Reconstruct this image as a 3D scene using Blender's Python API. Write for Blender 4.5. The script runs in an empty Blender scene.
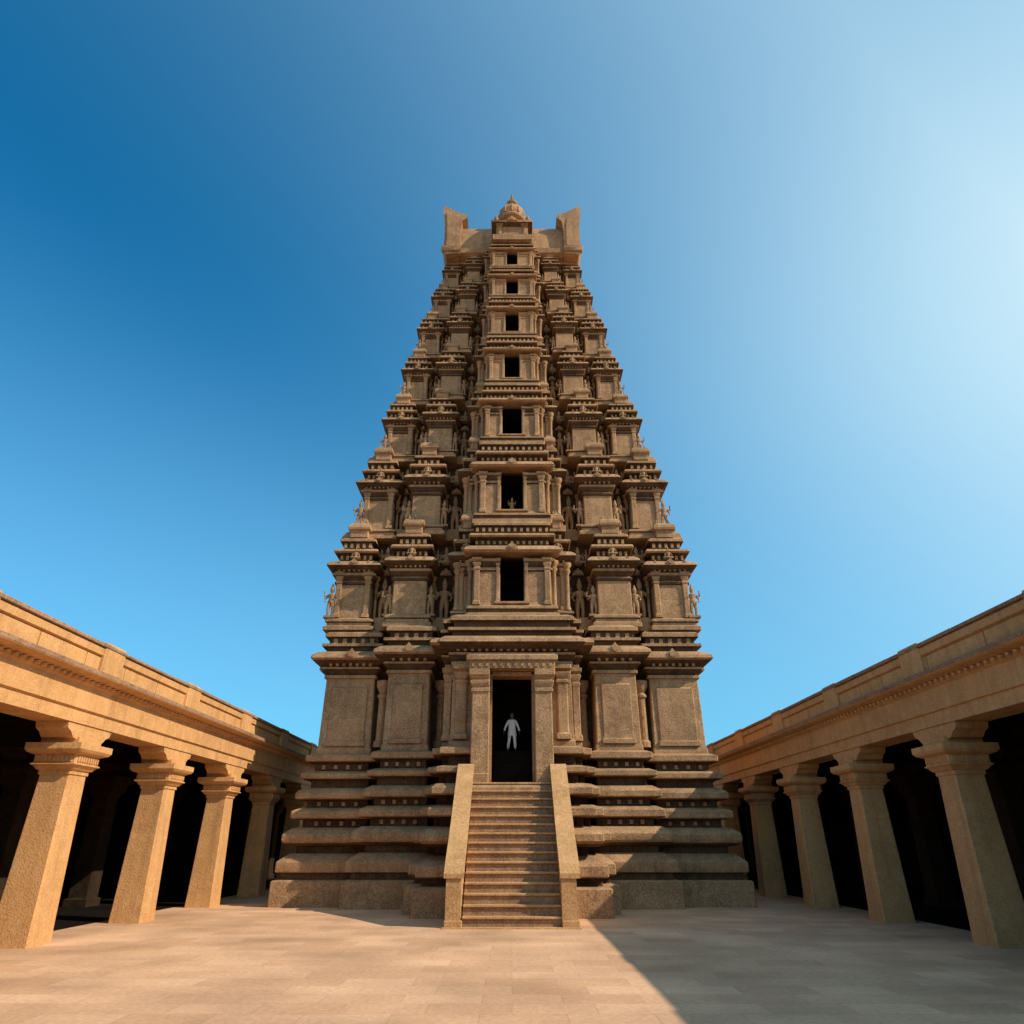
import bpy, math, random
from mathutils import Vector
R=math.radians
random.seed(7)
scene=bpy.context.scene

# ---------------------------------------------------------------- materials
def stone(name, base, dark, light, grain=9.0, bump=0.35, joints=None, jdepth=0.4, rough=0.85, streak=0.35, speck=0.5, bdist=0.05):
    m=bpy.data.materials.new(name); m.use_nodes=True
    nt=m.node_tree; N=nt.nodes; L=nt.links
    b=N["Principled BSDF"]; b.inputs["Roughness"].default_value=rough
    b.inputs["Specular IOR Level"].default_value=0.15
    tc=N.new("ShaderNodeTexCoord")
    def noise(scale,detail=6,rough=0.6,vec=None):
        n=N.new("ShaderNodeTexNoise"); n.inputs["Scale"].default_value=scale
        n.inputs["Detail"].default_value=detail; n.inputs["Roughness"].default_value=rough
        L.new(vec if vec else tc.outputs["Object"], n.inputs["Vector"]); return n
    def mix(fac,a,c,mode='MIX'):
        x=N.new("ShaderNodeMix"); x.data_type='RGBA'; x.blend_type=mode
        for s,v in ((0,fac),(6,a),(7,c)):
            if isinstance(v,bpy.types.NodeSocket): L.new(v,x.inputs[s])
            else: x.inputs[s].default_value=v if s==0 else (*v,1)
        return x.outputs[2]
    def ramp(sock,p0,p1):
        r=N.new("ShaderNodeMapRange"); r.inputs[1].default_value=p0; r.inputs[2].default_value=p1
        L.new(sock,r.inputs[0]); return r.outputs[0]
    n1=noise(0.55,4); n2=noise(2.7,5,0.7); n3=noise(grain,2,0.75)
    c=mix(ramp(n1.outputs[0],0.35,0.65),dark,base)
    c=mix(ramp(n2.outputs[0],0.45,0.8),c,light)
    mp=N.new("ShaderNodeMapping"); mp.inputs["Scale"].default_value=(2.2,2.2,0.18)
    L.new(tc.outputs["Object"],mp.inputs[0])
    n4=noise(1.0,4,0.65,mp.outputs[0])
    f=N.new("ShaderNodeMath"); f.operation='MULTIPLY'; f.inputs[1].default_value=streak
    L.new(ramp(n4.outputs[0],0.5,0.75),f.inputs[0])
    c=mix(f.outputs[0],c,tuple(v*0.45 for v in dark))
    g=N.new("ShaderNodeMath"); g.operation='MULTIPLY'; g.inputs[1].default_value=speck
    L.new(ramp(n3.outputs[0],0.5,0.66),g.inputs[0])
    c=mix(g.outputs[0],c,tuple(v*0.35 for v in dark))
    g2=N.new("ShaderNodeMath"); g2.operation='MULTIPLY'; g2.inputs[1].default_value=speck*0.6
    L.new(ramp(n3.outputs[0],0.46,0.34),g2.inputs[0])
    c=mix(g2.outputs[0],c,tuple(min(1,v*1.4) for v in light))
    hgt=N.new("ShaderNodeMath"); hgt.operation='SUBTRACT'
    L.new(n2.outputs[0],hgt.inputs[0]); L.new(n3.outputs[0],hgt.inputs[1])
    bmp=N.new("ShaderNodeBump"); bmp.inputs["Strength"].default_value=bump; bmp.inputs["Distance"].default_value=bdist
    L.new(hgt.outputs[0],bmp.inputs["Height"])
    if joints:
        sp=N.new("ShaderNodeSeparateXYZ"); L.new(tc.outputs["Object"],sp.inputs[0])
        ad=N.new("ShaderNodeMath"); ad.operation='ADD'; L.new(sp.outputs[0],ad.inputs[0]); L.new(sp.outputs[1],ad.inputs[1])
        cb=N.new("ShaderNodeCombineXYZ"); L.new(ad.outputs[0],cb.inputs[0]); L.new(sp.outputs[2],cb.inputs[1])
        bt=N.new("ShaderNodeTexBrick"); L.new(cb.outputs[0],bt.inputs["Vector"])
        bt.inputs["Scale"].default_value=1; bt.inputs["Brick Width"].default_value=joints[0]
        bt.inputs["Row Height"].default_value=joints[1]; bt.inputs["Mortar Size"].default_value=0.008
        bt.inputs["Mortar Smooth"].default_value=0.3
        bt.inputs["Color1"].default_value=(0.75,0.75,0.75,1); bt.inputs["Color2"].default_value=(1.12,1.1,1.07,1)
        bt.inputs["Mortar"].default_value=(0.5,0.5,0.5,1)
        c=mix(jdepth,c,bt.outputs["Color"],'MULTIPLY')
    L.new(c,b.inputs["Base Color"]); L.new(bmp.outputs[0],b.inputs["Normal"])
    return m

M_T=stone("sandstone_tower",(0.43,0.25,0.128),(0.28,0.163,0.086),(0.52,0.325,0.18),grain=16,bump=0.5,bdist=0.05,joints=(1.3,0.62),jdepth=0.35,speck=0.5,streak=0.5)
M_SHADE=stone("recess_shade_stone",(0.12,0.068,0.037),(0.065,0.037,0.021),(0.17,0.098,0.054),grain=15,bump=0.5,bdist=0.05,speck=0.45,streak=0.5)  # darker tower stone: shade put into the colour of recesses, necks and undersides
M_C=stone("sandstone_plaster",(0.65,0.345,0.14),(0.53,0.275,0.11),(0.70,0.41,0.19),grain=19,bump=0.35,joints=(2.1,5.0),jdepth=0.2,streak=0.45,speck=0.28)
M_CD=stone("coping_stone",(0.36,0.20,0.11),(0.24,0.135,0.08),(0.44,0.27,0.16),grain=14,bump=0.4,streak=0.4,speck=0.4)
M_S=stone("step_stone",(0.55,0.31,0.135),(0.40,0.22,0.095),(0.62,0.38,0.19),grain=17,bump=0.4,streak=0.2,speck=0.38)
M_D=stone("interior_shade_stone",(0.014,0.010,0.008),(0.008,0.006,0.005),(0.018,0.013,0.010),grain=8,bump=0.2,speck=0.1,rough=0.95)  # near-black colour stands in for shade inside doorway, windows and galleries
M_I=stone("inner_column_shade_stone",(0.045,0.028,0.018),(0.028,0.018,0.012),(0.06,0.038,0.025),grain=8,bump=0.2,speck=0.2,rough=0.95)  # gallery shade put into the colour of the inner columns
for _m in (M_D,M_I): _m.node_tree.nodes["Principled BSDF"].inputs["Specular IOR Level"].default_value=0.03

def ground_mat():
    m=bpy.data.materials.new("stone_paving"); m.use_nodes=True
    nt=m.node_tree; N=nt.nodes; L=nt.links; b=N["Principled BSDF"]
    tc=N.new("ShaderNodeTexCoord")
    def brick(w,h,off,c1,c2,mo,ms):
        bt=N.new("ShaderNodeTexBrick"); L.new(tc.outputs["Object"],bt.inputs["Vector"])
        bt.offset=off; bt.inputs["Scale"].default_value=1
        bt.inputs["Brick Width"].default_value=w; bt.inputs["Row Height"].default_value=h
        bt.inputs["Mortar Size"].default_value=ms; bt.inputs["Mortar Smooth"].default_value=0.3
        bt.inputs["Color1"].default_value=(*c1,1); bt.inputs["Color2"].default_value=(*c2,1); bt.inputs["Mortar"].default_value=(*mo,1)
        return bt
    b1=brick(1.45,0.82,0.37,(0.60,0.345,0.20),(0.72,0.435,0.265),(0.45,0.27,0.165),0.006)
    n=N.new("ShaderNodeTexNoise"); n.inputs["Scale"].default_value=0.35; n.inputs["Detail"].default_value=6; L.new(tc.outputs["Object"],n.inputs["Vector"])
    n2=N.new("ShaderNodeTexNoise"); n2.inputs["Scale"].default_value=9; n2.inputs["Detail"].default_value=5; n2.inputs["Roughness"].default_value=0.7; L.new(tc.outputs["Object"],n2.inputs["Vector"])
    def mr(s,a,c,d,e):
        r=N.new("ShaderNodeMapRange"); 
        for i,v in enumerate((a,c,d,e)): r.inputs[i+1].default_value=v
        L.new(s,r.inputs[0]); return r.outputs[0]
    def mul(a,s):
        x=N.new("ShaderNodeMix"); x.data_type='RGBA'; x.blend_type='MULTIPLY'; x.inputs[0].default_value=1
        L.new(a,x.inputs[6]); L.new(s,x.inputs[7]); return x.outputs[2]
    c=mul(b1.outputs["Color"],mr(n.outputs[0],0.3,0.7,0.75,1.15))
    c=mul(c,mr(n2.outputs[0],0.3,0.75,0.80,1.15))
    L.new(c,b.inputs["Base Color"])
    L.new(mr(n.outputs[0],0.3,0.7,0.55,0.85),b.inputs["Roughness"])
    b.inputs["Specular IOR Level"].default_value=0.1
    ad=N.new("ShaderNodeMath"); ad.operation='MULTIPLY_ADD'; ad.inputs[1].default_value=-0.7
    L.new(b1.outputs["Fac"],ad.inputs[0])
    sc=N.new("ShaderNodeMath"); sc.operation='MULTIPLY'; sc.inputs[1].default_value=0.6; L.new(n2.outputs[0],sc.inputs[0]); L.new(sc.outputs[0],ad.inputs[2])
    bp=N.new("ShaderNodeBump"); bp.inputs["Strength"].default_value=0.35; bp.inputs["Distance"].default_value=0.02
    L.new(ad.outputs[0],bp.inputs["Height"]); L.new(bp.outputs[0],b.inputs["Normal"])
    return m
M_G=ground_mat()
def plain(name,col,rough=0.8,var=0.15,scale=20):
    m=bpy.data.materials.new(name); m.use_nodes=True; nt=m.node_tree; N=nt.nodes; L=nt.links; b=N["Principled BSDF"]
    b.inputs["Roughness"].default_value=rough
    n=N.new("ShaderNodeTexNoise"); n.inputs["Scale"].default_value=scale
    cr=N.new("ShaderNodeValToRGB"); L.new(n.outputs[0],cr.inputs[0])
    cr.color_ramp.elements[0].position=0.3; cr.color_ramp.elements[1].position=0.7
    cr.color_ramp.elements[0].color=(*[v*(1-var) for v in col],1); cr.color_ramp.elements[1].color=(*[min(1,v*(1+var)) for v in col],1)
    L.new(cr.outputs[0],b.inputs["Base Color"]); return m
M_SKIN=plain("skin",(0.22,0.12,0.075)); M_CLOTH=plain("white_cotton",(0.82,0.82,0.82),0.9,0.05); M_HAIR=plain("black_hair",(0.015,0.012,0.01))

# ---------------------------------------------------------------- mesh builder
class MB:
    def __init__(s,paint_shade=False): s.v=[]; s.f=[]; s.m=[]; s.w=paint_shade
    def add(s,vs,fs,mat=0):
        o=len(s.v); s.v+=vs; s.f+=[tuple(i+o for i in f) for f in fs]
        s.m+=mat if isinstance(mat,list) else [mat]*len(fs)
    def rings(s,rs,mat=0,cap=True,segm=None):
        n=len(rs[0]); vs=[p for r in rs for p in r]; fs=[]; ms=[]
        for k in range(len(rs)-1):
            for i in range(n):
                j=(i+1)%n; fs.append((k*n+i,k*n+j,(k+1)*n+j,(k+1)*n+i)); ms.append(segm[k] if segm else mat)
        if cap:
            fs.append(tuple(reversed(range(n)))); fs.append(tuple((len(rs)-1)*n+i for i in range(n))); ms+=[mat,mat]
        s.add(vs,fs,ms)
    def rb(s,x0,x1,y0,y1,prof,sc=(1,1,1,1),z0=0,zs=1,c=0.03,mat=0,os=1):
        rs=[]; segm=None
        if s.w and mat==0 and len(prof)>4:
            # darker stone paints shade into the deep necks and the undersides of mouldings
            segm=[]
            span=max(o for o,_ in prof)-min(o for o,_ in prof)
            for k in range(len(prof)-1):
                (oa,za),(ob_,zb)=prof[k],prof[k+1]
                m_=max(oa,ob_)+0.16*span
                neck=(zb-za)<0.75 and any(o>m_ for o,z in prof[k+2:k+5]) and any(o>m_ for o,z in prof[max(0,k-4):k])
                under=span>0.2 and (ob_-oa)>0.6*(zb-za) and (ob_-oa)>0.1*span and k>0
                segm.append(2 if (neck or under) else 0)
        for o,z in prof:
            o*=os
            a,b=x0-o*sc[0],x1+o*sc[1]; d,e=y0-o*sc[2],y1+o*sc[3]; z=z0+z*zs
            rs.append([(a+c,d,z),(b-c,d,z),(b,d+c,z),(b,e-c,z),(b-c,e,z),(a+c,e,z),(a,e-c,z),(a,d+c,z)])
        s.rings(rs,mat,segm=segm)
    def box(s,x0,x1,y0,y1,z0,z1,mat=0):
        if x0>x1: x0,x1=x1,x0
        s.add([(x0,y0,z0),(x1,y0,z0),(x1,y1,z0),(x0,y1,z0),(x0,y0,z1),(x1,y0,z1),(x1,y1,z1),(x0,y1,z1)],
              [(0,3,2,1),(4,5,6,7),(0,1,5,4),(1,2,6,5),(2,3,7,6),(3,0,4,7)],mat)
    def bbox(s,x0,x1,y0,y1,z0,z1,b=0.03,mat=0):
        s.rb(min(x0,x1),max(x0,x1),y0,y1,[(-b,z0),(0,z0+b),(0,z1-b),(-b,z1)],c=b,mat=mat)
    def prism(s,poly,a,b,axis='y',mat=0):
        def P(p,t): return {'y':(p[0],t,p[1]),'x':(t,p[0],p[1])}[axis]
        s.rings([[P(p,a) for p in poly],[P(p,b) for p in poly]],mat)
    def lathe(s,cx,cy,prof,n=10,sx=1,sy=1,z0=0,k=1,mat=0,rot=0):
        s.rings([[(cx+r*k*sx*math.cos(rot+2*math.pi*i/n),cy+r*k*sy*math.sin(rot+2*math.pi*i/n),z0+z*k) for i in range(n)] for r,z in prof],mat)
    def tube(s,pts,rad,n=7,mat=0):
        rs=[]
        for i,p in enumerate(pts):
            p=Vector(p); q=Vector(pts[min(i+1,len(pts)-1)])-Vector(pts[max(i-1,0)]); q.normalize()
            u=q.cross(Vector((0,1,0.13))).normalized(); w=q.cross(u)
            rs.append([tuple(p+(u*math.cos(2*math.pi*j/n)+w*math.sin(2*math.pi*j/n))*rad[i]) for j in range(n)])
        s.rings(rs,mat)
    def build(s,name,mats,parent=None,smooth=None):
        me=bpy.data.meshes.new(name); me.from_pydata(s.v,[],s.f)
        for m in mats: me.materials.append(m)
        me.polygons.foreach_set("material_index",s.m); me.update()
        import bmesh
        bm=bmesh.new(); bm.from_mesh(me); bmesh.ops.recalc_face_normals(bm,faces=bm.faces); bm.to_mesh(me); bm.free()
        if smooth:
            me.polygons.foreach_set("use_smooth",[True]*len(me.polygons))
            try: me.set_sharp_from_angle(angle=R(smooth))
            except Exception: pass
        ob=bpy.data.objects.new(name,me); scene.collection.objects.link(ob)
        if parent: ob.parent=parent
        return ob
def empty(name,loc=(0,0,0)):
    e=bpy.data.objects.new(name,None); e.location=loc; scene.collection.objects.link(e); return e

def figure(mb,x,y,z,k,mirror=1):
    mb.box(x-0.32*k,x+0.32*k,y-0.2*k,y+0.2*k,z,z+0.12*k)
    for sx in (-1,1):
        mb.tube([(x+sx*0.11*k,y-0.02,z+0.1*k),(x+sx*0.13*k,y-0.05*k,z+0.5*k),(x+sx*0.09*k,y,z+0.9*k)],[0.07*k,0.085*k,0.12*k],6)
        mb.tube([(x+sx*0.2*k,y,z+1.34*k),(x+sx*0.36*k,y-0.02*k,z+1.1*k),(x+sx*0.28*k,y-0.2*k,z+(1.25 if sx*mirror>0 else 0.9)*k)],[0.075*k,0.055*k,0.045*k],5)
        mb.tube([(x+sx*0.2*k,y+0.05*k,z+1.36*k),(x+sx*0.42*k,y+0.02*k,z+1.3*k),(x+sx*0.4*k,y-0.05*k,z+1.62*k)],[0.06*k,0.05*k,0.04*k],5)
    mb.lathe(x,y,[(0.12,0.82),(0.22,0.92),(0.17,1.05),(0.15,1.14),(0.23,1.32),(0.22,1.4),(0.07,1.46),(0.065,1.5),(0.115,1.56),(0.12,1.66),(0.13,1.7),(0.12,1.74),(0.08,1.9),(0.05,1.98),(0.01,2.05)],8,1,0.7,z,k)
def seated(mb,x,y,z,k):
    for sx in (-1,1):
        mb.tube([(x+sx*0.1*k,y,z+0.14*k),(x+sx*0.42*k,y-0.16*k,z+0.16*k),(x+sx*0.02*k,y-0.3*k,z+0.1*k)],[0.12*k,0.1*k,0.06*k],5)
        mb.tube([(x+sx*0.2*k,y,z+0.66*k),(x+sx*0.36*k,y-0.04*k,z+0.42*k),(x+sx*0.3*k,y-0.22*k,z+0.3*k)],[0.08*k,0.06*k,0.05*k],5)
    mb.lathe(x,y,[(0.26,0.0),(0.24,0.2),(0.16,0.36),(0.23,0.6),(0.2,0.7),(0.07,0.76),(0.12,0.86),(0.13,0.98),(0.09,1.1),(0.02,1.28)],8,1,0.75,z,k)

def kudu(mb,x,y,z,r,d=0.3):
    pts=[(x+r*1.15,z-r*0.15)]+[(x+r*math.cos(a),z+r*0.95*math.sin(a)) for a in [math.pi*i/10 for i in range(1,5)]]+[(x,z+r*1.35)]+[(x+r*math.cos(a),z+r*0.95*math.sin(a)) for a in [math.pi*i/10 for i in range(6,10)]]+[(x-r*1.15,z-r*0.15)]
    mb.prism(pts,y,y+d)
    q=[(x+r*0.5*math.cos(a),z+r*0.42+r*0.45*math.sin(a)) for a in [2*math.pi*i/10 for i in range(10)]]
    mb.prism(q,y-0.06,y+0.1)

def dent(mb,x0,x1,y,z,w,h,d,sp):
    n=max(2,int((x1-x0)/sp)); 
    for i in range(n):
        x=x0+(i+0.5)*(x1-x0)/n
        mb.box(x-w/2,x+w/2,y-d,y+0.05,z,z+h)
def dentY(mb,y0,y1,x,sx,z,w,h,d,sp):
    n=max(2,int((y1-y0)/sp))
    for i in range(n):
        y=y0+(i+0.5)*(y1-y0)/n
        mb.box(x-0.05*sx,x+d*sx,y-w/2,y+w/2,z,z+h)

def pilaster(mb,x,y,z0,z1,w,d=0.14):
    h=z1-z0; k=w; sv=mb.w; mb.w=False
    mb.rb(x-w/2,x+w/2,y-d,y+0.1,[(0.18*k,0),(0.18*k,0.06*h),(0,0.09*h),(0,0.74*h),(0.12*k,0.76*h),(0.12*k,0.79*h),(-0.02*k,0.81*h),(0.25*k,0.88*h),(0.25*k,0.9*h),(0.05*k,0.92*h),(0.38*k,0.95*h),(0.38*k,1.0*h)],z0=z0,c=w*0.12)
    mb.w=sv

# ---------------------------------------------------------------- temple tower
YC=41.2
tower=empty("temple_tower",(0,34,0)); 
def T(mb,name,mats=None,smooth=None):
    o=mb.build(name,mats or [M_T,M_D,M_SHADE],tower,smooth); o.location=(0,-34,0); return o

base_prof=[(1.15,0),(1.15,0.96),(1.09,1.02),(0.84,1.04),(0.84,1.30),(1.02,1.33),(1.05,1.38),(1.05,1.72),(0.98,1.80),(0.60,2.08),(0.40,2.10),(0.40,2.36),
 (0.74,2.40),(0.90,2.50),(0.96,2.60),(0.96,2.84),(0.88,2.94),(0.60,3.12),(0.28,3.15),(0.28,3.48),(0.70,3.50),(0.75,3.55),(0.75,3.80),(0.68,3.86),(0.40,3.98),(0.20,4.0),(0.20,4.3),
 (0.62,4.33),(0.67,4.38),(0.67,4.60),(0.58,4.70),(0.32,4.84),(0.14,4.86),(0.14,5.2),(0.52,5.22),(0.56,5.27),(0.56,5.46),(0.25,5.58),(0.06,5.6),(0.06,5.96),(0.40,6.0),(0.44,6.04),(0.44,6.28),(0.2,6.38),(0.10,6.4),(0.10,6.6),(0.04,6.7)]
wall_prof=[(0.04,6.7),(0.0,10.0)]
corn_prof=[(0.0,10.0),(0.1,10.02),(0.1,10.16),(0.0,10.2),(0.25,10.45),(0.25,10.55),(0.12,10.6),(0.25,10.68),(0.66,10.82),(0.74,10.92),(0.70,11.08),(0.48,11.26),(0.2,11.36),(0.12,11.38),(0.12,11.58),(0.34,11.6),(0.34,11.74),(0.05,11.78),(0.05,12.1),(0.25,12.12),(0.25,12.3),(0.0,12.5)]
full=base_prof+wall_prof[1:]+corn_prof[1:]
def mapz(p,dz): return [(o,z+(dz if 0.01<z<12.45 else 0)) for o,z in p]

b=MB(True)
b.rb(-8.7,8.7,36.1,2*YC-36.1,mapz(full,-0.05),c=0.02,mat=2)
Yo=35.3
for s in (-1,1):
    def xr(a,c): return (a,c) if s>0 else (-c,-a)
    x0,x1=xr(6.95,9.4); b.rb(x0,x1,Yo,2*YC-Yo,full,c=0.05)
    x0,x1=xr(4.05,6.1); b.rb(x0,x1,34.3,2*YC-34.3,mapz(full,0.045),c=0.05)
    for (ya,yb,xo) in ((37.6,40.0,9.65),(40.4,42.0,9.95),(42.4,44.8,9.65)):
        x0,x1=xr(5,xo); b.rb(x0,x1,ya,yb,mapz(full,0.02 if xo<9.8 else 0.07),(1,1,0.4,0.4))
    x0,x1=xr(2.0,3.1); b.rb(x0,x1,33.15,2*YC-33.15,mapz(full,0.02),((0 if s>0 else 1),(1 if s>0 else 0),2.0,2.0))
low=[p for p in base_prof if p[1]<4.8]; low=low+[(0.5,4.79)]
b.rb(-2.75,2.75,32.5,36.0,mapz(low,-0.02),(0.9,0.9,2.7,0),c=0.05)
hi=[(0.42,4.8)]+[p for p in base_prof if p[1]>4.81]+wall_prof[1:]
for s in (-1,1):
    x0,x1=(1.02,2.75) if s>0 else (-2.75,-1.02)
    b.rb(x0,x1,32.5,36.0,[(o,z) for o,z in hi],((0 if s>0 else .9),(.9 if s>0 else 0),2.0,0))
    for (xa,w) in ((2.32,0.5),(3.0,0.34)):
        pilaster(b,s*xa,32.5 if xa<2.5 else 33.15,6.7,10.0,w,0.25)
b.rb(-2.7,2.7,32.5,36.0,[(0,9.6),(0,10.05)])
b.rb(-2.75,2.75,32.45,2*YC-33,mapz(corn_prof,0.03),(0.9,0.9,1.2,1),c=0.05)
for s in (-1,1):
    for x in (3.55,6.5):
        b.lathe(s*x,35.45,[(0.3,0),(0.3,0.25),(0.2,0.35),(0.18,2.3),(0.27,2.4),(0.27,2.5),(0.18,2.6),(0.36,2.95),(0.36,3.2)],10,z0=6.7)
    b.w=False
    for x,hw_,y in ((8.15,0.92,Yo),(5.07,0.72,34.3)):
        b.rb(s*x-hw_,s*x+hw_,y-0.1,y+0.1,[(0.08,6.75),(0.08,6.95),(0,7.0),(0,9.5),(-0.06,9.58)],c=0.04)
    b.w=True
    dent(b,*sorted((s*4.1,s*6.05)),34.3-0.2,10.62,0.14,0.13,0.16,0.33)
    dent(b,*sorted((s*7.0,s*9.35)),Yo-0.2,10.58,0.14,0.13,0.16,0.33)
    dent(b,*sorted((s*4.1,s*6.05)),34.3,11.82,0.2,0.24,0.13,0.4)
    dent(b,*sorted((s*7.0,s*9.35)),Yo,11.8,0.2,0.24,0.13,0.4)
    kudu(b,s*5.07,34.3-0.74,11.0,0.34); kudu(b,s*8.1,Yo-0.74,10.95,0.34)
    for z,o in ((3.22,0.28),(4.05,0.20),(5.68,0.06)):
        dent(b,*sorted((s*4.1,s*6.1)),34.3-o,z+0.05,0.16,0.18,0.1,0.5)
        dent(b,*sorted((s*7.0,s*9.3)),Yo-o,z,0.16,0.18,0.1,0.5)
dent(b,-2.7,2.7,32.45-0.2,10.64,0.14,0.13,0.16,0.33)
T(b,"lower_storey",smooth=35)

# doorway
d=MB()
for s in (-1,1):
    x0,x1=(1.0,1.78) if s>0 else (-1.78,-1.0)
    d.rb(x0,x1,31.35,32.6,[(0.1,4.8),(0.1,5.15),(0.02,5.2),(0.0,8.6),(0.06,8.62),(0.06,8.75),(-0.02,8.8),(0.1,9.0),(0.1,9.1),(0,9.15),(0.16,9.35),(0.16,9.62)],((0 if s>0 else 1),(1 if s>0 else 0),1,0),c=0.04)
    d.box(s*1.0,s*0.9,31.9,32.7,4.82,9.5)
d.rb(-1.95,1.95,31.2,32.6,[(0,9.63),(0,9.95),(0.12,10.0),(0.12,10.2),(0,10.28)])
d.box(-0.9,0.9,31.9,32.7,9.42,9.6)
dent(d,-1.9,1.9,31.2,9.7,0.14,0.16,0.05,0.3)
d.box(-1.015,-0.97,32.72,35.8,4.82,9.58,1); d.box(0.97,1.015,32.72,35.8,4.82,9.58,1)  # dark lining and steps paint the shade inside the doorway
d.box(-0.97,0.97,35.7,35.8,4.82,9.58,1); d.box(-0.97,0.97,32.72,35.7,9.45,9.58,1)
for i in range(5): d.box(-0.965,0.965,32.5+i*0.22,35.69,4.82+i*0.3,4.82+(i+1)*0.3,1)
T(d,"doorway",smooth=35)

tz=[12.5,17.95,23.3,27.8,31.9,35.6,38.7,41.45]
hws=[9.5,8.6,7.7,6.9,6.2,5.5,4.9]
tp=[(0.36,0),(0.36,0.035),(0.22,0.05),(0.22,0.075),(0.3,0.085),(0.3,0.105),(0.06,0.13),(0.0,0.135),(-0.02,0.47),(0.08,0.48),(0.08,0.50),(-0.02,0.515),(0.2,0.56),(0.24,0.58),(0.08,0.60),
    (0.42,0.63),(0.52,0.65),(0.48,0.675),(0.28,0.705),(0.05,0.72),(-0.1,0.725),(-0.1,0.79),(0.22,0.80),(0.28,0.815),(0.22,0.84),(-0.1,0.855),(-0.18,0.86),(-0.18,0.93),(0.04,0.94),(0.04,0.965),(-0.25,1.0)]
cp=[(0.12,0),(0.12,0.1),(0,0.12),(0,0.58),(0.2,0.64),(0.2,0.66),(0.0,0.71),(-0.1,0.80),(0.1,0.82),(0.1,0.84),(-0.15,0.86),(-0.15,1.0)]
tiers=MB(True); orn=MB(); stat=MB()
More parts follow.
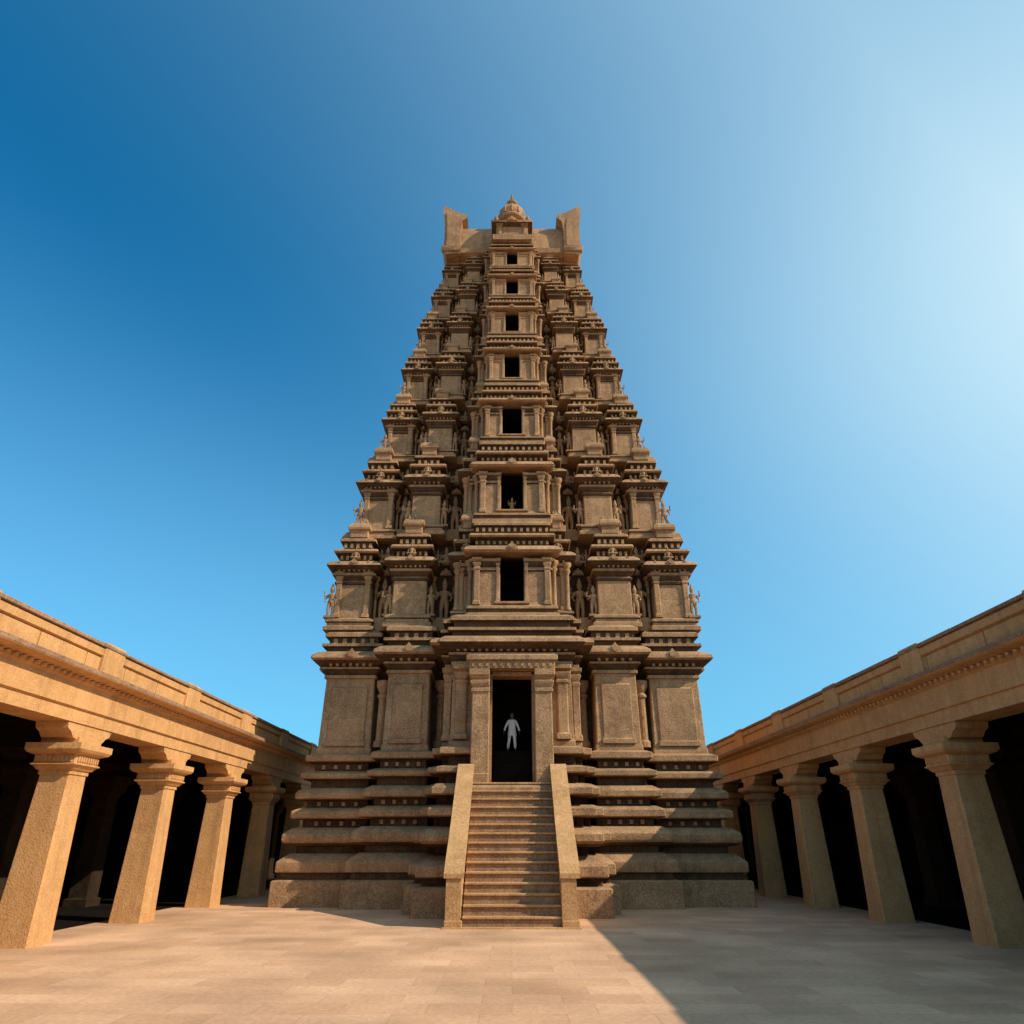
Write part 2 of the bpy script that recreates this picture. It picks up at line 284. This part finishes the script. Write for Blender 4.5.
for i,(hw) in enumerate(hws):
    z0,z1=tz[i],tz[i+1]; h=z1-z0; s=h/5.5
    Yf=35.45+0.12*(z0-12.5); Yb=2*YC-Yf
    def P(prof,dz): return [(o*s,z0+z*h+(dz if 0<z<1 else (dz*0.5 if z==1 else 0))) for o,z in prof]
    rec=1.2*s
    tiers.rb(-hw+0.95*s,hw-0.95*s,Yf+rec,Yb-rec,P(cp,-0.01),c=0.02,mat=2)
    cw=max(1.4,0.21*hw); fw=max(1.85,0.30*hw)
    ob=(0.80*hw,hw); mbx=(0.475*hw,0.665*hw)
    Ym=Yf-0.6; Yfl=Yf-1.25; Ycn=Yf-2.05
    ww=0.62 if i<2 else 0.62*(1-0.06*(i-1))
    ww=ww*(0.98 if i<3 else 0.85)
    for sg in (-1,1):
        def xr(a,c): return (a,c) if sg>0 else (-c,-a)
        hd=(Yb-Yf)/2
        x0,x1=xr(*ob); tiers.rb(x0,x1,Yf,Yf+0.42*hd,P(tp,0),c=0.05*s)
        tiers.rb(x0,x1,Yb-0.42*hd,Yb,P(tp,0),c=0.05*s)
        x0,x1=xr(*mbx); tiers.rb(x0,x1,Ym,2*YC-Ym,P(tp,0.03),c=0.05*s)
        x0,x1=xr(cw*0.9,fw); tiers.rb(x0,x1,Yfl,2*YC-Yfl,P(tp,0.05),((0.2 if sg>0 else 1),(1 if sg>0 else 0.2),1,1))
        x0,x1=xr(hw*0.5,hw+0.2); tiers.rb(x0,x1,YC-0.22*hd,YC+0.22*hd,P(tp,0.04),(1,1,.5,.5))
        for fa in (-0.8,0,0.8):
            xo=hw-0.15*s if fa else hw+0.1*s
            orn.rb(sg*xo-0.3*s,sg*xo+0.3*s,YC+fa*hd-0.4*s,YC+fa*hd+0.4*s,[(0,0.97*h),(0.05,1.03*h),(-0.05,1.09*h),(-0.25*s,1.13*h)],z0=z0)
        for fa in (-0.4,0.4):
            figure(stat,sg*(hw-0.35*s),YC+fa*hd,z0+0.13*h,1.2*s,1)
        pw=0.3*s
        for x,y in ((ob[0]+pw*0.6,Yf),(ob[1]-pw*0.6,Yf),(fw-pw*0.6,Yfl)):
            pilaster(tiers,sg*x,y,z0+0.135*h,z0+0.6*h,pw,0.1*s)
        for xa,xb,y in ((mbx[1],ob[0],Yf+rec),(fw,mbx[0],Yf+rec)):
            xm=sg*(xa+xb)/2; gap=(xb-xa)
            figure(stat,xm,y-0.6*s-0.05,z0+0.13*h,min(1.2*s,gap*1.05),sg)
            stat.box(xm-gap*0.45,xm+gap*0.45,y-0.98*s,y+0.1,z0+0.02*h,z0+0.13*h)
            for q in (-1,1):
                stat.lathe(xm+q*gap*0.37,y-0.5*s,[(0.1,0),(0.1,0.1),(0.065,0.15),(0.06,1.6),(0.11,1.7),(0.11,1.78),(0.06,1.82),(0.15,2.0),(0.15,2.1)],8,z0=z0+0.13*h,k=0.47*h/2.1)
                figure(stat,xm+q*gap*0.3,y-0.35*s,z0+0.73*h,0.5*s,q)
            kudu(orn,xm,y-0.35*s,z0+0.64*h,0.3*s,0.4)
            seated(stat,xm,y-0.55*s,z0+0.73*h,0.85*s)
        figure(stat,sg*(hw+0.16*s),Yf+0.0*s,z0+0.13*h,0.95*s,-sg)
        figure(stat,sg*(mbx[1]+0.2*s),Ym+0.25*s,z0+0.13*h,0.85*s,sg)
        figure(stat,sg*(mbx[0]-0.2*s),Ym+0.25*s,z0+0.13*h,0.85*s,-sg)
        for (a,c2),y in ((ob,Yf),(mbx,Ym),((cw,fw),Yfl)):
            a2,c3=sorted((sg*a,sg*c2))
            dent(orn,a2,c3,y+0.08*s,z0+0.735*h,0.13*s,0.045*h,0.14*s,0.27*s+0.02)
            dent(orn,a2+0.1*s,c3-0.1*s,y+0.18*s,z0+0.875*h,0.15*s,0.045*h,0.13*s,0.3*s+0.02)
            dent(orn,a2,c3,y-0.1*s,z0+0.602*h,0.1*s,0.024*h,0.16*s,0.22*s+0.02)
            xm=(a2+c3)/2
            kudu(orn,xm,y-0.52*s,z0+0.665*h,0.24*s,0.35*s)
            for q in (-1,1): kudu(orn,xm+q*(c2-a)*0.42,y-0.44*s,z0+0.675*h,0.13*s,0.3*s)
            seated(stat,xm,y-0.22*s,z0+0.73*h,0.55*s)
            w=(c2-a)/2
            orn.rb(xm-w*0.5,xm+w*0.5,y+0.08,y+0.9*s,[(0.02,z1-0.04),(0.02,z1+0.06*h),(0.14*s,z1+0.075*h),(0.16*s,z1+0.095*h),(0.1*s,z1+0.13*h),(-0.05*s,z1+0.155*h),(-0.22*w,z1+0.165*h)],c=0.03)
            for q in (-1,0,1):
                orn.lathe(xm+q*w*0.36,y+0.35*s,[(0.04,0),(0.09,0.08),(0.04,0.16),(0.01,0.3)],6,z0=z1+0.16*h,k=s)
    wz0,wz1=z0+0.17*h,z0+0.6*h
    bk=Yf+rec-0.05
    tiers.rb(-cw,cw,Ycn,bk,[(o*s,z0+z*h+(0.06 if z>0 else 0)) for o,z in tp if z<=0.13]+[(0,wz0)],(1,1,1,0),c=0.05*s)
    for sg in (-1,1):
        x0,x1=(ww,cw) if sg>0 else (-cw,-ww)
        tiers.rb(x0,x1,Ycn,bk,[(0,wz0),(0,z0+0.47*h)]+[(o*s,z0+z*h+0.02) for o,z in tp if 0.47<z<=0.6],((0 if sg>0 else 1),(1 if sg>0 else 0),1,0),c=0.04*s)
        pilaster(tiers,sg*(cw-0.2*s),Ycn,z0+0.14*h,z0+0.6*h,0.3*s,0.16*s)
        pilaster(tiers,sg*(ww+0.12*s),Ycn,wz0,wz1,0.16*s,0.1*s)
        stat.lathe(sg*(fw+0.02),Yfl-0.12,[(0.13,0),(0.13,0.1),(0.09,0.15),(0.085,1.6),(0.15,1.7),(0.15,1.78),(0.09,1.82),(0.2,2.0),(0.2,2.1)],10,z0=z0+0.13*h,k=0.47*h/2.1)
        stat.lathe(sg*(cw+0.18*s),Ycn+0.35*s,[(0.13,0),(0.13,0.1),(0.09,0.15),(0.085,1.6),(0.15,1.7),(0.15,1.78),(0.09,1.82),(0.2,2.0),(0.2,2.1)],10,z0=z0+0.13*h,k=0.47*h/2.1)
        tiers.box(sg*(ww+0.001),sg*(ww-0.03),Ycn+0.3,bk-0.01,wz0,wz1,1)  # window lining, its dark colour standing in for interior shade
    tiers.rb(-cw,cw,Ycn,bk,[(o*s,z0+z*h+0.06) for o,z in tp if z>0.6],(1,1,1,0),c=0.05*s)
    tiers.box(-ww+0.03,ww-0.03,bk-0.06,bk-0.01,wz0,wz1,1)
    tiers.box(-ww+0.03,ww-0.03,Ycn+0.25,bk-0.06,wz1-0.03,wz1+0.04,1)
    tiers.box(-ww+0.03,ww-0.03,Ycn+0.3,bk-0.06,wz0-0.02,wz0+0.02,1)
    tiers.rb(-ww-0.3*s,ww+0.3*s,Ycn-0.2*s,Ycn+0.1,[(-0.03,z0+0.148*h),(0,z0+0.155*h),(0,z0+0.17*h-0.002)])
    tiers.rb(-cw+0.05,cw-0.05,2*YC-bk,2*YC-Ycn,P(tp,0.06))
    dent(orn,-cw,cw,Ycn+0.08*s,z0+0.747*h,0.13*s,0.035*h,0.14*s,0.27*s+0.02)
    dent(orn,-cw,cw,Ycn+0.16*s,z0+0.89*h,0.15*s,0.04*h,0.12*s,0.3*s+0.02)
    kudu(orn,0,Ycn-0.52*s,z0+0.675*h,0.28*s,0.35*s)
    if i==1: figure(stat,0,Ycn+0.5,wz0+0.02,0.5)
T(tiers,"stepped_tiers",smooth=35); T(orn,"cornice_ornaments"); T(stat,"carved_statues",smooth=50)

# barrel-vaulted crown with horned gables
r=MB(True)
z0=41.4
r.rb(-4.4,4.4,38.9,2*YC-38.9,[(0.3,-0.02),(0.3,0.15),(0,0.2),(0,0.55)],z0=z0)
sec=[(YC-3.0,41.6),(YC-3.35,41.75),(YC-3.4,42.15),(YC-3.15,42.25)]
for t in range(0,13):
    a=math.pi*t/12; ca=math.cos(a); sa=math.sin(a)
    sec.append((YC-3.1*math.copysign(abs(ca)**0.4,ca), 42.4+3.0*max(0,sa)**0.6))
sec+=[(YC+3.15,42.25),(YC+3.4,42.15),(YC+3.35,41.75),(YC+3.0,41.6)]
r.prism(sec,-4.6,4.6,'x')
for sg in (-1,1):
    hp=[(3.85,41.5),(4.9,41.45),(5.12,41.9),(5.02,43.0),(5.05,44.4),(5.22,46.0),(5.08,46.35),(4.8,46.2),(4.2,45.75),(3.45,45.45),(3.35,45.15),(3.75,44.8),(3.85,43.6)]
    r.prism([(sg*x,z) for x,z in hp],YC-3.5,YC+3.5)
    hp2=[(4.05,42.2),(4.85,42.2),(4.85,44.4),(4.95,45.6),(4.2,45.1),(4.05,44.2)]
    r.prism([(sg*x,z) for x,z in hp2],YC-3.58,YC-3.4)
    r.rb(sg*4.5-0.65,sg*4.5+0.65,YC-3.6,YC-3.3,[(0,41.7),(0.05,41.8),(0.05,42.1),(0,42.15)],mat=0)
for k in (-1.0,1.0,0):
    r.lathe(k,YC,[(0.2,0),(0.2,0.1),(0.1,0.2),(0.32,0.5),(0.3,0.7),(0.1,0.9),(0.14,1.0),(0.02,1.4)],10,z0=45.2,k=0.6)
T(r,"barrel_vault_roof",smooth=40)

# central dome and finial
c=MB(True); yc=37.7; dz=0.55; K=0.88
c.rb(-1.15,1.15,yc-1.15,yc+1.4,[(0.25,41.42),(0.25,41.9),(0.05,41.98),(0,42.0),(0,42.9),(0.12,42.95),(0.33,43.05),(0.36,43.2),(0.1,43.4),(-0.12,43.5),(-0.12,43.72)])
for sg in (-1,1):
    pilaster(c,sg*0.9,yc-1.15,42.0,43.0,0.3,0.12)
    c.lathe(sg*1.15,yc-1.1,[(0.14,0),(0.2,0.1),(0.1,0.2),(0.18,0.4),(0.1,0.6),(0.02,0.8)],8,z0=43.35)
kudu(c,0,yc-1.6,43.15,0.3)
c.lathe(0,yc,[(z_[0]*K,z_[1]+dz) for z_ in [(1.0,43.1),(1.0,43.3),(0.82,43.35),(0.82,43.75),(1.15,43.85),(1.22,43.98),(1.16,44.12),(1.0,44.2),(1.12,44.45),(1.12,44.75),(1.0,45.05),(0.78,45.28),(0.45,45.4),(0.3,45.44),(0.46,45.48),(0.46,45.58),(0.2,45.64),(0.18,45.72),(0.46,45.9),(0.48,46.05),(0.3,46.2),(0.14,46.27),(0.22,46.36),(0.14,46.46),(0.08,46.56),(0.11,46.66),(0.03,47.15)]],20)
for a in range(12):
    t=2*math.pi*a/12
    c.tube([(K*1.1*math.cos(t),yc+K*1.1*math.sin(t),44.25+dz),(K*1.13*math.cos(t),yc+K*1.13*math.sin(t),44.7+dz),(K*0.8*math.cos(t),yc+K*0.8*math.sin(t),45.28+dz)],[0.07,0.07,0.04],5)
T(c,"dome_finial",smooth=45)

# ---------------------------------------------------------------- staircase
st=MB(); NS=15; Y0,Y1=26.5,31.35; H=4.8
for i in range(NS):
    y=Y0+(Y1-Y0)*i/NS; z=H*i/NS; rz=H/NS
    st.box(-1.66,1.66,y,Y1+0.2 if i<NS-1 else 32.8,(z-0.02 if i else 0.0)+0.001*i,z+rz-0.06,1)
    st.bbox(-1.66,1.66,y-0.07,(y+0.42) if i<NS-1 else 32.9,z+rz-0.07,z+rz,0.012)
for sg in (-1,1):
    a,bb=sorted((sg*1.66,sg*2.22))
    pl=[(Y0-0.12,0),(Y0-0.12,1.45),(Y0+0.25,1.75),(Y0+1.4,2.55),(Y0+3.0,3.85),(31.3,5.35),(31.3,0)]
    st.rings([[(a+0.001,y,z) for y,z in pl],[(bb-0.05,y,z) for y,z in pl]])
    a2,b2=sorted((sg*1.62,sg*2.3))
    cp2=[(Y0-0.18,1.45),(Y0-0.18,1.6),(Y0+0.2,1.92),(Y0+1.38,2.74),(Y0+2.98,4.04),(31.32,5.56),(31.32,5.36),(Y0+3.0,3.86),(Y0+1.4,2.56),(Y0+0.25,1.76),(Y0-0.1,1.45)]
    st.rings([[(a2,y,z) for y,z in cp2],[(b2,y,z) for y,z in cp2]])
    st.rb(sg*1.95-0.3,sg*1.95+0.3,Y0-0.2,Y0+0.4,[(0,0),(0,0.2),(-0.04,0.22)])
st.rb(-2.3,2.3,Y0-0.45,Y0+0.2,[(0,0),(0,0.03)])
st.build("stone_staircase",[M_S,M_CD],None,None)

# ---------------------------------------------------------------- colonnades
def colonnade(sg,name):
    root=empty(name)
    e=MB()
    def X(p): return [(sg*x,z) for x,z in p]
    ya,yb=-12.0,64.0
    ent=[(14.05,5.78),(12.98,5.78),(12.98,6.15),(12.90,6.18),(12.90,6.82),(12.8,6.88),(12.8,6.98),(12.5,7.04),(12.42,7.08),(12.42,7.2),(12.56,7.26),(12.82,7.32),(12.97,7.34),(12.97,7.82),(12.86,7.86),(12.84,8.06),(12.88,8.1),(13.45,8.1),(13.5,7.3),(14.05,7.3)]
    e.prism(X(ent),ya,yb)
    dentY(e,ya,yb,sg*12.8,-sg,6.89,0.12,0.08,0.12,0.3)
    ys=[22.2+6.2*k for k in range(-5,7)]
    for y in ys:
        e.bbox(sg*12.80,sg*13.6,y-0.6,y+0.6,7.345,8.28,0.03)
    yy=ya+0.2
    while yy<yb-4:
        ln=random.choice((1.7,2.3,2.9,3.6))
        e.bbox(sg*12.92,sg*12.99,yy,yy+ln-0.05,7.36+random.uniform(0,0.03),7.80,0.012)
        yy+=ln
    e.build("entablature",[M_C],root)
    cp=MB()
    yy=ya
    while yy<yb-4:
        ln=random.choice((2.4,3.1,3.8))
        hz=random.uniform(0,0.035)
        cp.bbox(sg*12.77,sg*13.5,yy,yy+ln-0.02,8.104,8.19+hz,0.015)
        yy+=ln
    # weathered lip of the eave
    cp.prism(X([(12.405,7.1),(12.405,7.215),(12.56,7.28),(12.83,7.345),(12.83,7.33),(12.5,7.24)]),ya,yb)
    cp.build("parapet_coping",[M_CD],root)
    col=MB()
    for k,y in enumerate(ys):
        x=sg*13.5; w=0.5
        col.rb(x-w,x+w,y-w,y+w,[(0.06,0),(0.04,0.5),(-0.05,4.35),(-0.01,4.38),(-0.01,4.48),(0.04,4.5),(0.12,4.6),(0.18,4.63),(0.18,4.66),(0.13,4.68),(0.13,4.9),(0.3,4.97),(0.36,5.05),(0.36,5.22),(0.1,5.24),(0.1,5.4)],c=0.035)
        for q in range(9):
            t=-0.5+q*0.125
            col.box(x+t-0.035,x+t+0.035,y-0.67,y+0.67,4.71,4.87)
            col.box(x-0.67,x+0.67,y+t-0.035,y+t+0.035,4.72,4.86)
        br=[(y-1.2,5.77),(y-1.15,5.6),(y-0.95,5.52),(y-0.8,5.38),(y-0.62,5.34),(y+0.62,5.34),(y+0.8,5.38),(y+0.95,5.52),(y+1.15,5.6),(y+1.2,5.77)]
        col.prism(br,x-0.48,x+0.48,'x')
    col.build("columns",[M_C],root)
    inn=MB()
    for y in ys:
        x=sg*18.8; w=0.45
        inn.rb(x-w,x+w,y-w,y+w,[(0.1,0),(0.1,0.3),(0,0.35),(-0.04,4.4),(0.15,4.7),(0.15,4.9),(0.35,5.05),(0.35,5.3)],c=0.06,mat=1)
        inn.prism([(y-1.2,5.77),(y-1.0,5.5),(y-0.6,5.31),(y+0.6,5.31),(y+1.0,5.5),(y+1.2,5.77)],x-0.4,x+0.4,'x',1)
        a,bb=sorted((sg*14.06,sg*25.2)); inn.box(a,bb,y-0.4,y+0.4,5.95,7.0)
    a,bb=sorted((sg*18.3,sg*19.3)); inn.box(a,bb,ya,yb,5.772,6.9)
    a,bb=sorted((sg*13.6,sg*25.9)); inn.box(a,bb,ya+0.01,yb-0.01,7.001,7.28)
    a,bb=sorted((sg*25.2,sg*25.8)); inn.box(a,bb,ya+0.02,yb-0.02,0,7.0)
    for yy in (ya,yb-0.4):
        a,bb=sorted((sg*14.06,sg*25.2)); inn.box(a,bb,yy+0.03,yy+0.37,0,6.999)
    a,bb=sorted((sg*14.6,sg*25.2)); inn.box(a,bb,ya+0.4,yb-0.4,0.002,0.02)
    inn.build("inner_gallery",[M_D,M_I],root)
    return root
colonnade(-1,"colonnade"); colonnade(1,"colonnade.001")

w=MB()
w.rb(-26,26,64.1,64.8,[(0.1,0),(0.1,0.6),(0,0.65),(0,4.6),(0.2,4.7),(0.2,4.95),(0.0,5.1)])
for k in range(-8,9): w.bbox(k*3.1-0.3,k*3.1+0.3,63.95,64.2,0.65,4.65,0.03)
w.build("courtyard_wall",[M_C])

g=MB(); g.add([(-900,-900,0),(900,-900,0),(900,900,0),(-900,900,0)],[(0,1,2,3)]); g.build("ground",[M_G])

# ---------------------------------------------------------------- man
man=empty("man",(0.0,33.75,6.32))
def skin(name,vs,es,rad,mat,root=0,sub=2):
    me=bpy.data.meshes.new(name); me.from_pydata(vs,es,[]); ob=bpy.data.objects.new(name,me); scene.collection.objects.link(ob)
    ob.modifiers.new("s",'SKIN')
    for i,rv in enumerate(me.skin_vertices[0].data):
        rv.radius=(rad[i],rad[i]*0.9) if not isinstance(rad[i],tuple) else rad[i]; rv.use_root=(i==root)
    m=ob.modifiers.new("ss",'SUBSURF'); m.levels=sub; m.render_levels=sub
    me.materials.append(mat); ob.parent=man; 
    return ob
V=[(0,0,.93),(0,0,1.1),(0,0,1.30),(0,0,1.41),(0,-.01,1.50),(0,-.02,1.56),
   (.17,0,1.37),(.29,.03,1.12),(.35,-.08,.90),(-.17,0,1.37),(-.30,.0,1.12),(-.37,-.06,.90),
   (.09,0,.88),(.13,-.13,.49),(.16,-.05,.10),(.18,-.2,.04),
   (-.09,0,.88),(-.14,.02,.49),(-.2,.12,.11),(-.22,-.02,.045)]
E=[(0,1),(1,2),(2,3),(3,4),(4,5),(3,6),(6,7),(7,8),(3,9),(9,10),(10,11),(0,12),(12,13),(13,14),(14,15),(0,16),(16,17),(17,18),(18,19)]
RB=[(.13,.1),(.12,.09),(.15,.1),(.1,.07),.05,.05,.055,.04,.028,.055,.04,.028,.085,.055,.036,.035,.085,.055,.036,.035]
skin("body",V,E,RB,M_SKIN)
iv=[0,1,2,3,6,7,8,9,10,11,12,13,14,16,17,18]; mp={a:i for i,a in enumerate(iv)}
def cut(a,b_,t): return tuple(a[k]+(b_[k]-a[k])*t for k in range(3))
V2=[V[a] for a in iv]
for a,p in ((8,7),(11,10)): V2[mp[a]]=cut(V[p],V[a],0.92)
for a,p in ((14,13),(18,17)): V2[mp[a]]=cut(V[p],V[a],0.95)
E2=[(mp[a],mp[b_]) for a,b_ in E if a in mp and b_ in mp]
RC={0:(.16,.12),1:(.145,.11),2:(.17,.12),3:(.11,.085),6:.075,7:.062,8:.055,9:.075,10:.062,11:.055,12:.105,13:.085,14:.075,16:.105,17:.085,18:.075}
skin("shirt_and_trousers",V2,E2,[RC[a] for a in iv],M_CLOTH)
k=MB()
ringz=[(1.28,.17,.12),(1.1,.165,.12),(.95,.185,.135),(.8,.21,.155),(.70,.225,.17)]
k.rings([[ (rx*math.cos(2*math.pi*j/20)*(1+.03*math.sin(5*j)),ry*math.sin(2*math.pi*j/20)*(1+.04*math.sin(7*j))-0.01,z) for j in range(20)] for z,rx,ry in ringz])
k.build("kurta_skirt",[M_CLOTH],man,60)
hd=MB()
hd.lathe(0,-.03,[(.02,1.51),(.055,1.525),(.072,1.56),(.08,1.61),(.082,1.65),(.078,1.69),(.06,1.725),(.03,1.742),(.003,1.746)],16,0.95,1.15)
hd.tube([(0,-.115,1.645),(0,-.135,1.61),(0,-.12,1.6)],[.008,.015,.01],6)
for sx in (-1,1):
    hd.lathe(sx*.08,-.02,[(.008,1.6),(.02,1.615),(.022,1.64),(.01,1.66)],8,.5,1)
    hd.lathe(sx*.03,-.116,[(.002,1.637),(.012,1.643),(.002,1.65)],8,1,.5,mat=1)
hd.tube([(-.025,-.117,1.572),(0,-.122,1.57),(.025,-.117,1.572)],[.005,.007,.005],6,mat=1)
hd.lathe(0,-.018,[(.075,1.63),(.087,1.66),(.087,1.7),(.07,1.74),(.035,1.758),(.003,1.762)],16,0.98,1.12,mat=1)
hd.build("head",[M_SKIN,M_HAIR],man,60)
hn=MB()
for sx,wv in ((1,Vector(V[8])),(-1,Vector(V[11]))):
    hn.rings([[tuple(wv+Vector((sx*.012+.016*math.cos(a),-.01-t*.03+(.028+.012*t)*math.sin(a),-.085*t))) for a in [2*math.pi*j/8 for j in range(8)]] for t in (0,.5,1)])
    for f,(dy,ln) in enumerate(((-.035,.07),(-.012,.08),(.01,.075),(.03,.058))):
        p=wv+Vector((sx*.012,-.04+dy,-.08)); hn.tube([p,p+Vector((0,-.004,-ln*.5)),p+Vector((-sx*.014,-.006,-ln))],[.009,.009,.006],6)
    p=wv+Vector((sx*.01,-.045,-.03)); hn.tube([p,p+Vector((-sx*.01,-.03,-.03)),p+Vector((-sx*.014,-.035,-.06))],[.011,.01,.007],6)
hn.build("hands",[M_SKIN],man,60)

# ---------------------------------------------------------------- light
hx,hy=1.0,-0.38
n=math.hypot(hx,hy); el=math.atan(0.818/n)
sd=Vector((hx/n*math.cos(el),hy/n*math.cos(el),math.sin(el)))
sl=bpy.data.lights.new("sun","SUN"); sl.energy=5.0; sl.angle=R(0.5); sl.color=(1,0.88,0.70)
so=bpy.data.objects.new("sun",sl); scene.collection.objects.link(so)
so.rotation_euler=sd.to_track_quat('Z','Y').to_euler(); so.location=(60,-20,60)
wd=bpy.data.worlds.new("World"); scene.world=wd; wd.use_nodes=True
nt=wd.node_tree; N=nt.nodes; L=nt.links
STR=0.12
sky=N.new("ShaderNodeTexSky"); sky.sky_type='NISHITA'; sky.sun_disc=False
sky.sun_elevation=el; sky.sun_rotation=math.atan2(hx,hy)
sky.air_density=1.0; sky.dust_density=1.0; sky.ozone_density=2.0; sky.altitude=100
bg=N["Background"]; bg.inputs["Strength"].default_value=STR
def wmix(mode,f,a,c):
    x=N.new("ShaderNodeMix"); x.data_type='RGBA'; x.blend_type=mode
    for s_,v in ((0,f),(6,a),(7,c)):
        if isinstance(v,bpy.types.NodeSocket): L.new(v,x.inputs[s_])
        else: x.inputs[s_].default_value=v if s_==0 else (*v,1)
    return x.outputs[2]
def wr(s_,a,c,d_,e_,t='LINEAR'):
    r_=N.new("ShaderNodeMapRange"); r_.interpolation_type=t
    for i,v in enumerate((a,c,d_,e_)): r_.inputs[i+1].default_value=v
    L.new(s_,r_.inputs[0]); return r_.outputs[0]
def wm(op,a,c):
    m_=N.new("ShaderNodeMath"); m_.operation=op
    for i,v in enumerate((a,c)):
        if isinstance(v,bpy.types.NodeSocket): L.new(v,m_.inputs[i])
        else: m_.inputs[i].default_value=v
    return m_.outputs[0]
tc=N.new("ShaderNodeTexCoord"); sp=N.new("ShaderNodeSeparateXYZ"); L.new(tc.outputs["Generated"],sp.inputs[0])
dt=N.new("ShaderNodeVectorMath"); dt.operation='DOT_PRODUCT'; L.new(tc.outputs["Generated"],dt.inputs[0]); dt.inputs[1].default_value=tuple(sd)
blue=wmix('MULTIPLY',1.0,sky.outputs[0],(0.08,1.0,1.35))
# low haze near the horizon and a broad hazy aureole around the sun
hz=wr(sp.outputs[2],0.0,0.72,0.55,0.0,'SMOOTHSTEP')
blue=wmix('MIX',hz,blue,(0.34/STR,0.72/STR,1.0/STR))
au=wr(dt.outputs["Value"],-0.15,0.64,0.0,1.0,'LINEAR')
hi_=wr(sp.outputs[2],0.45,0.88,1.0,0.42,'SMOOTHSTEP')
a1=wm('MULTIPLY',wm('POWER',au,1.4),wm('MULTIPLY',hi_,0.75))
a2=wm('MULTIPLY',wm('POWER',au,2.6),wm('MULTIPLY',hi_,0.92))
mid=wmix('MIX',a1,blue,(0.16/STR,0.60/STR,0.95/STR))
final=wmix('MIX',a2,mid,(0.74/STR,0.94/STR,1.0/STR))
L.new(final,bg.inputs["Color"])

# ---------------------------------------------------------------- camera
cd=bpy.data.cameras.new("camera"); co=bpy.data.objects.new("camera",cd); scene.collection.objects.link(co)
co.location=(0,0,2.6); co.rotation_euler=(R(90+25.4),0,0)
cd.sensor_width=36; cd.lens=692/1024*36; cd.clip_end=3000; cd.clip_start=0.1
scene.camera=co
scene.view_settings.view_transform='Standard'; scene.view_settings.look='None'; scene.view_settings.exposure=0
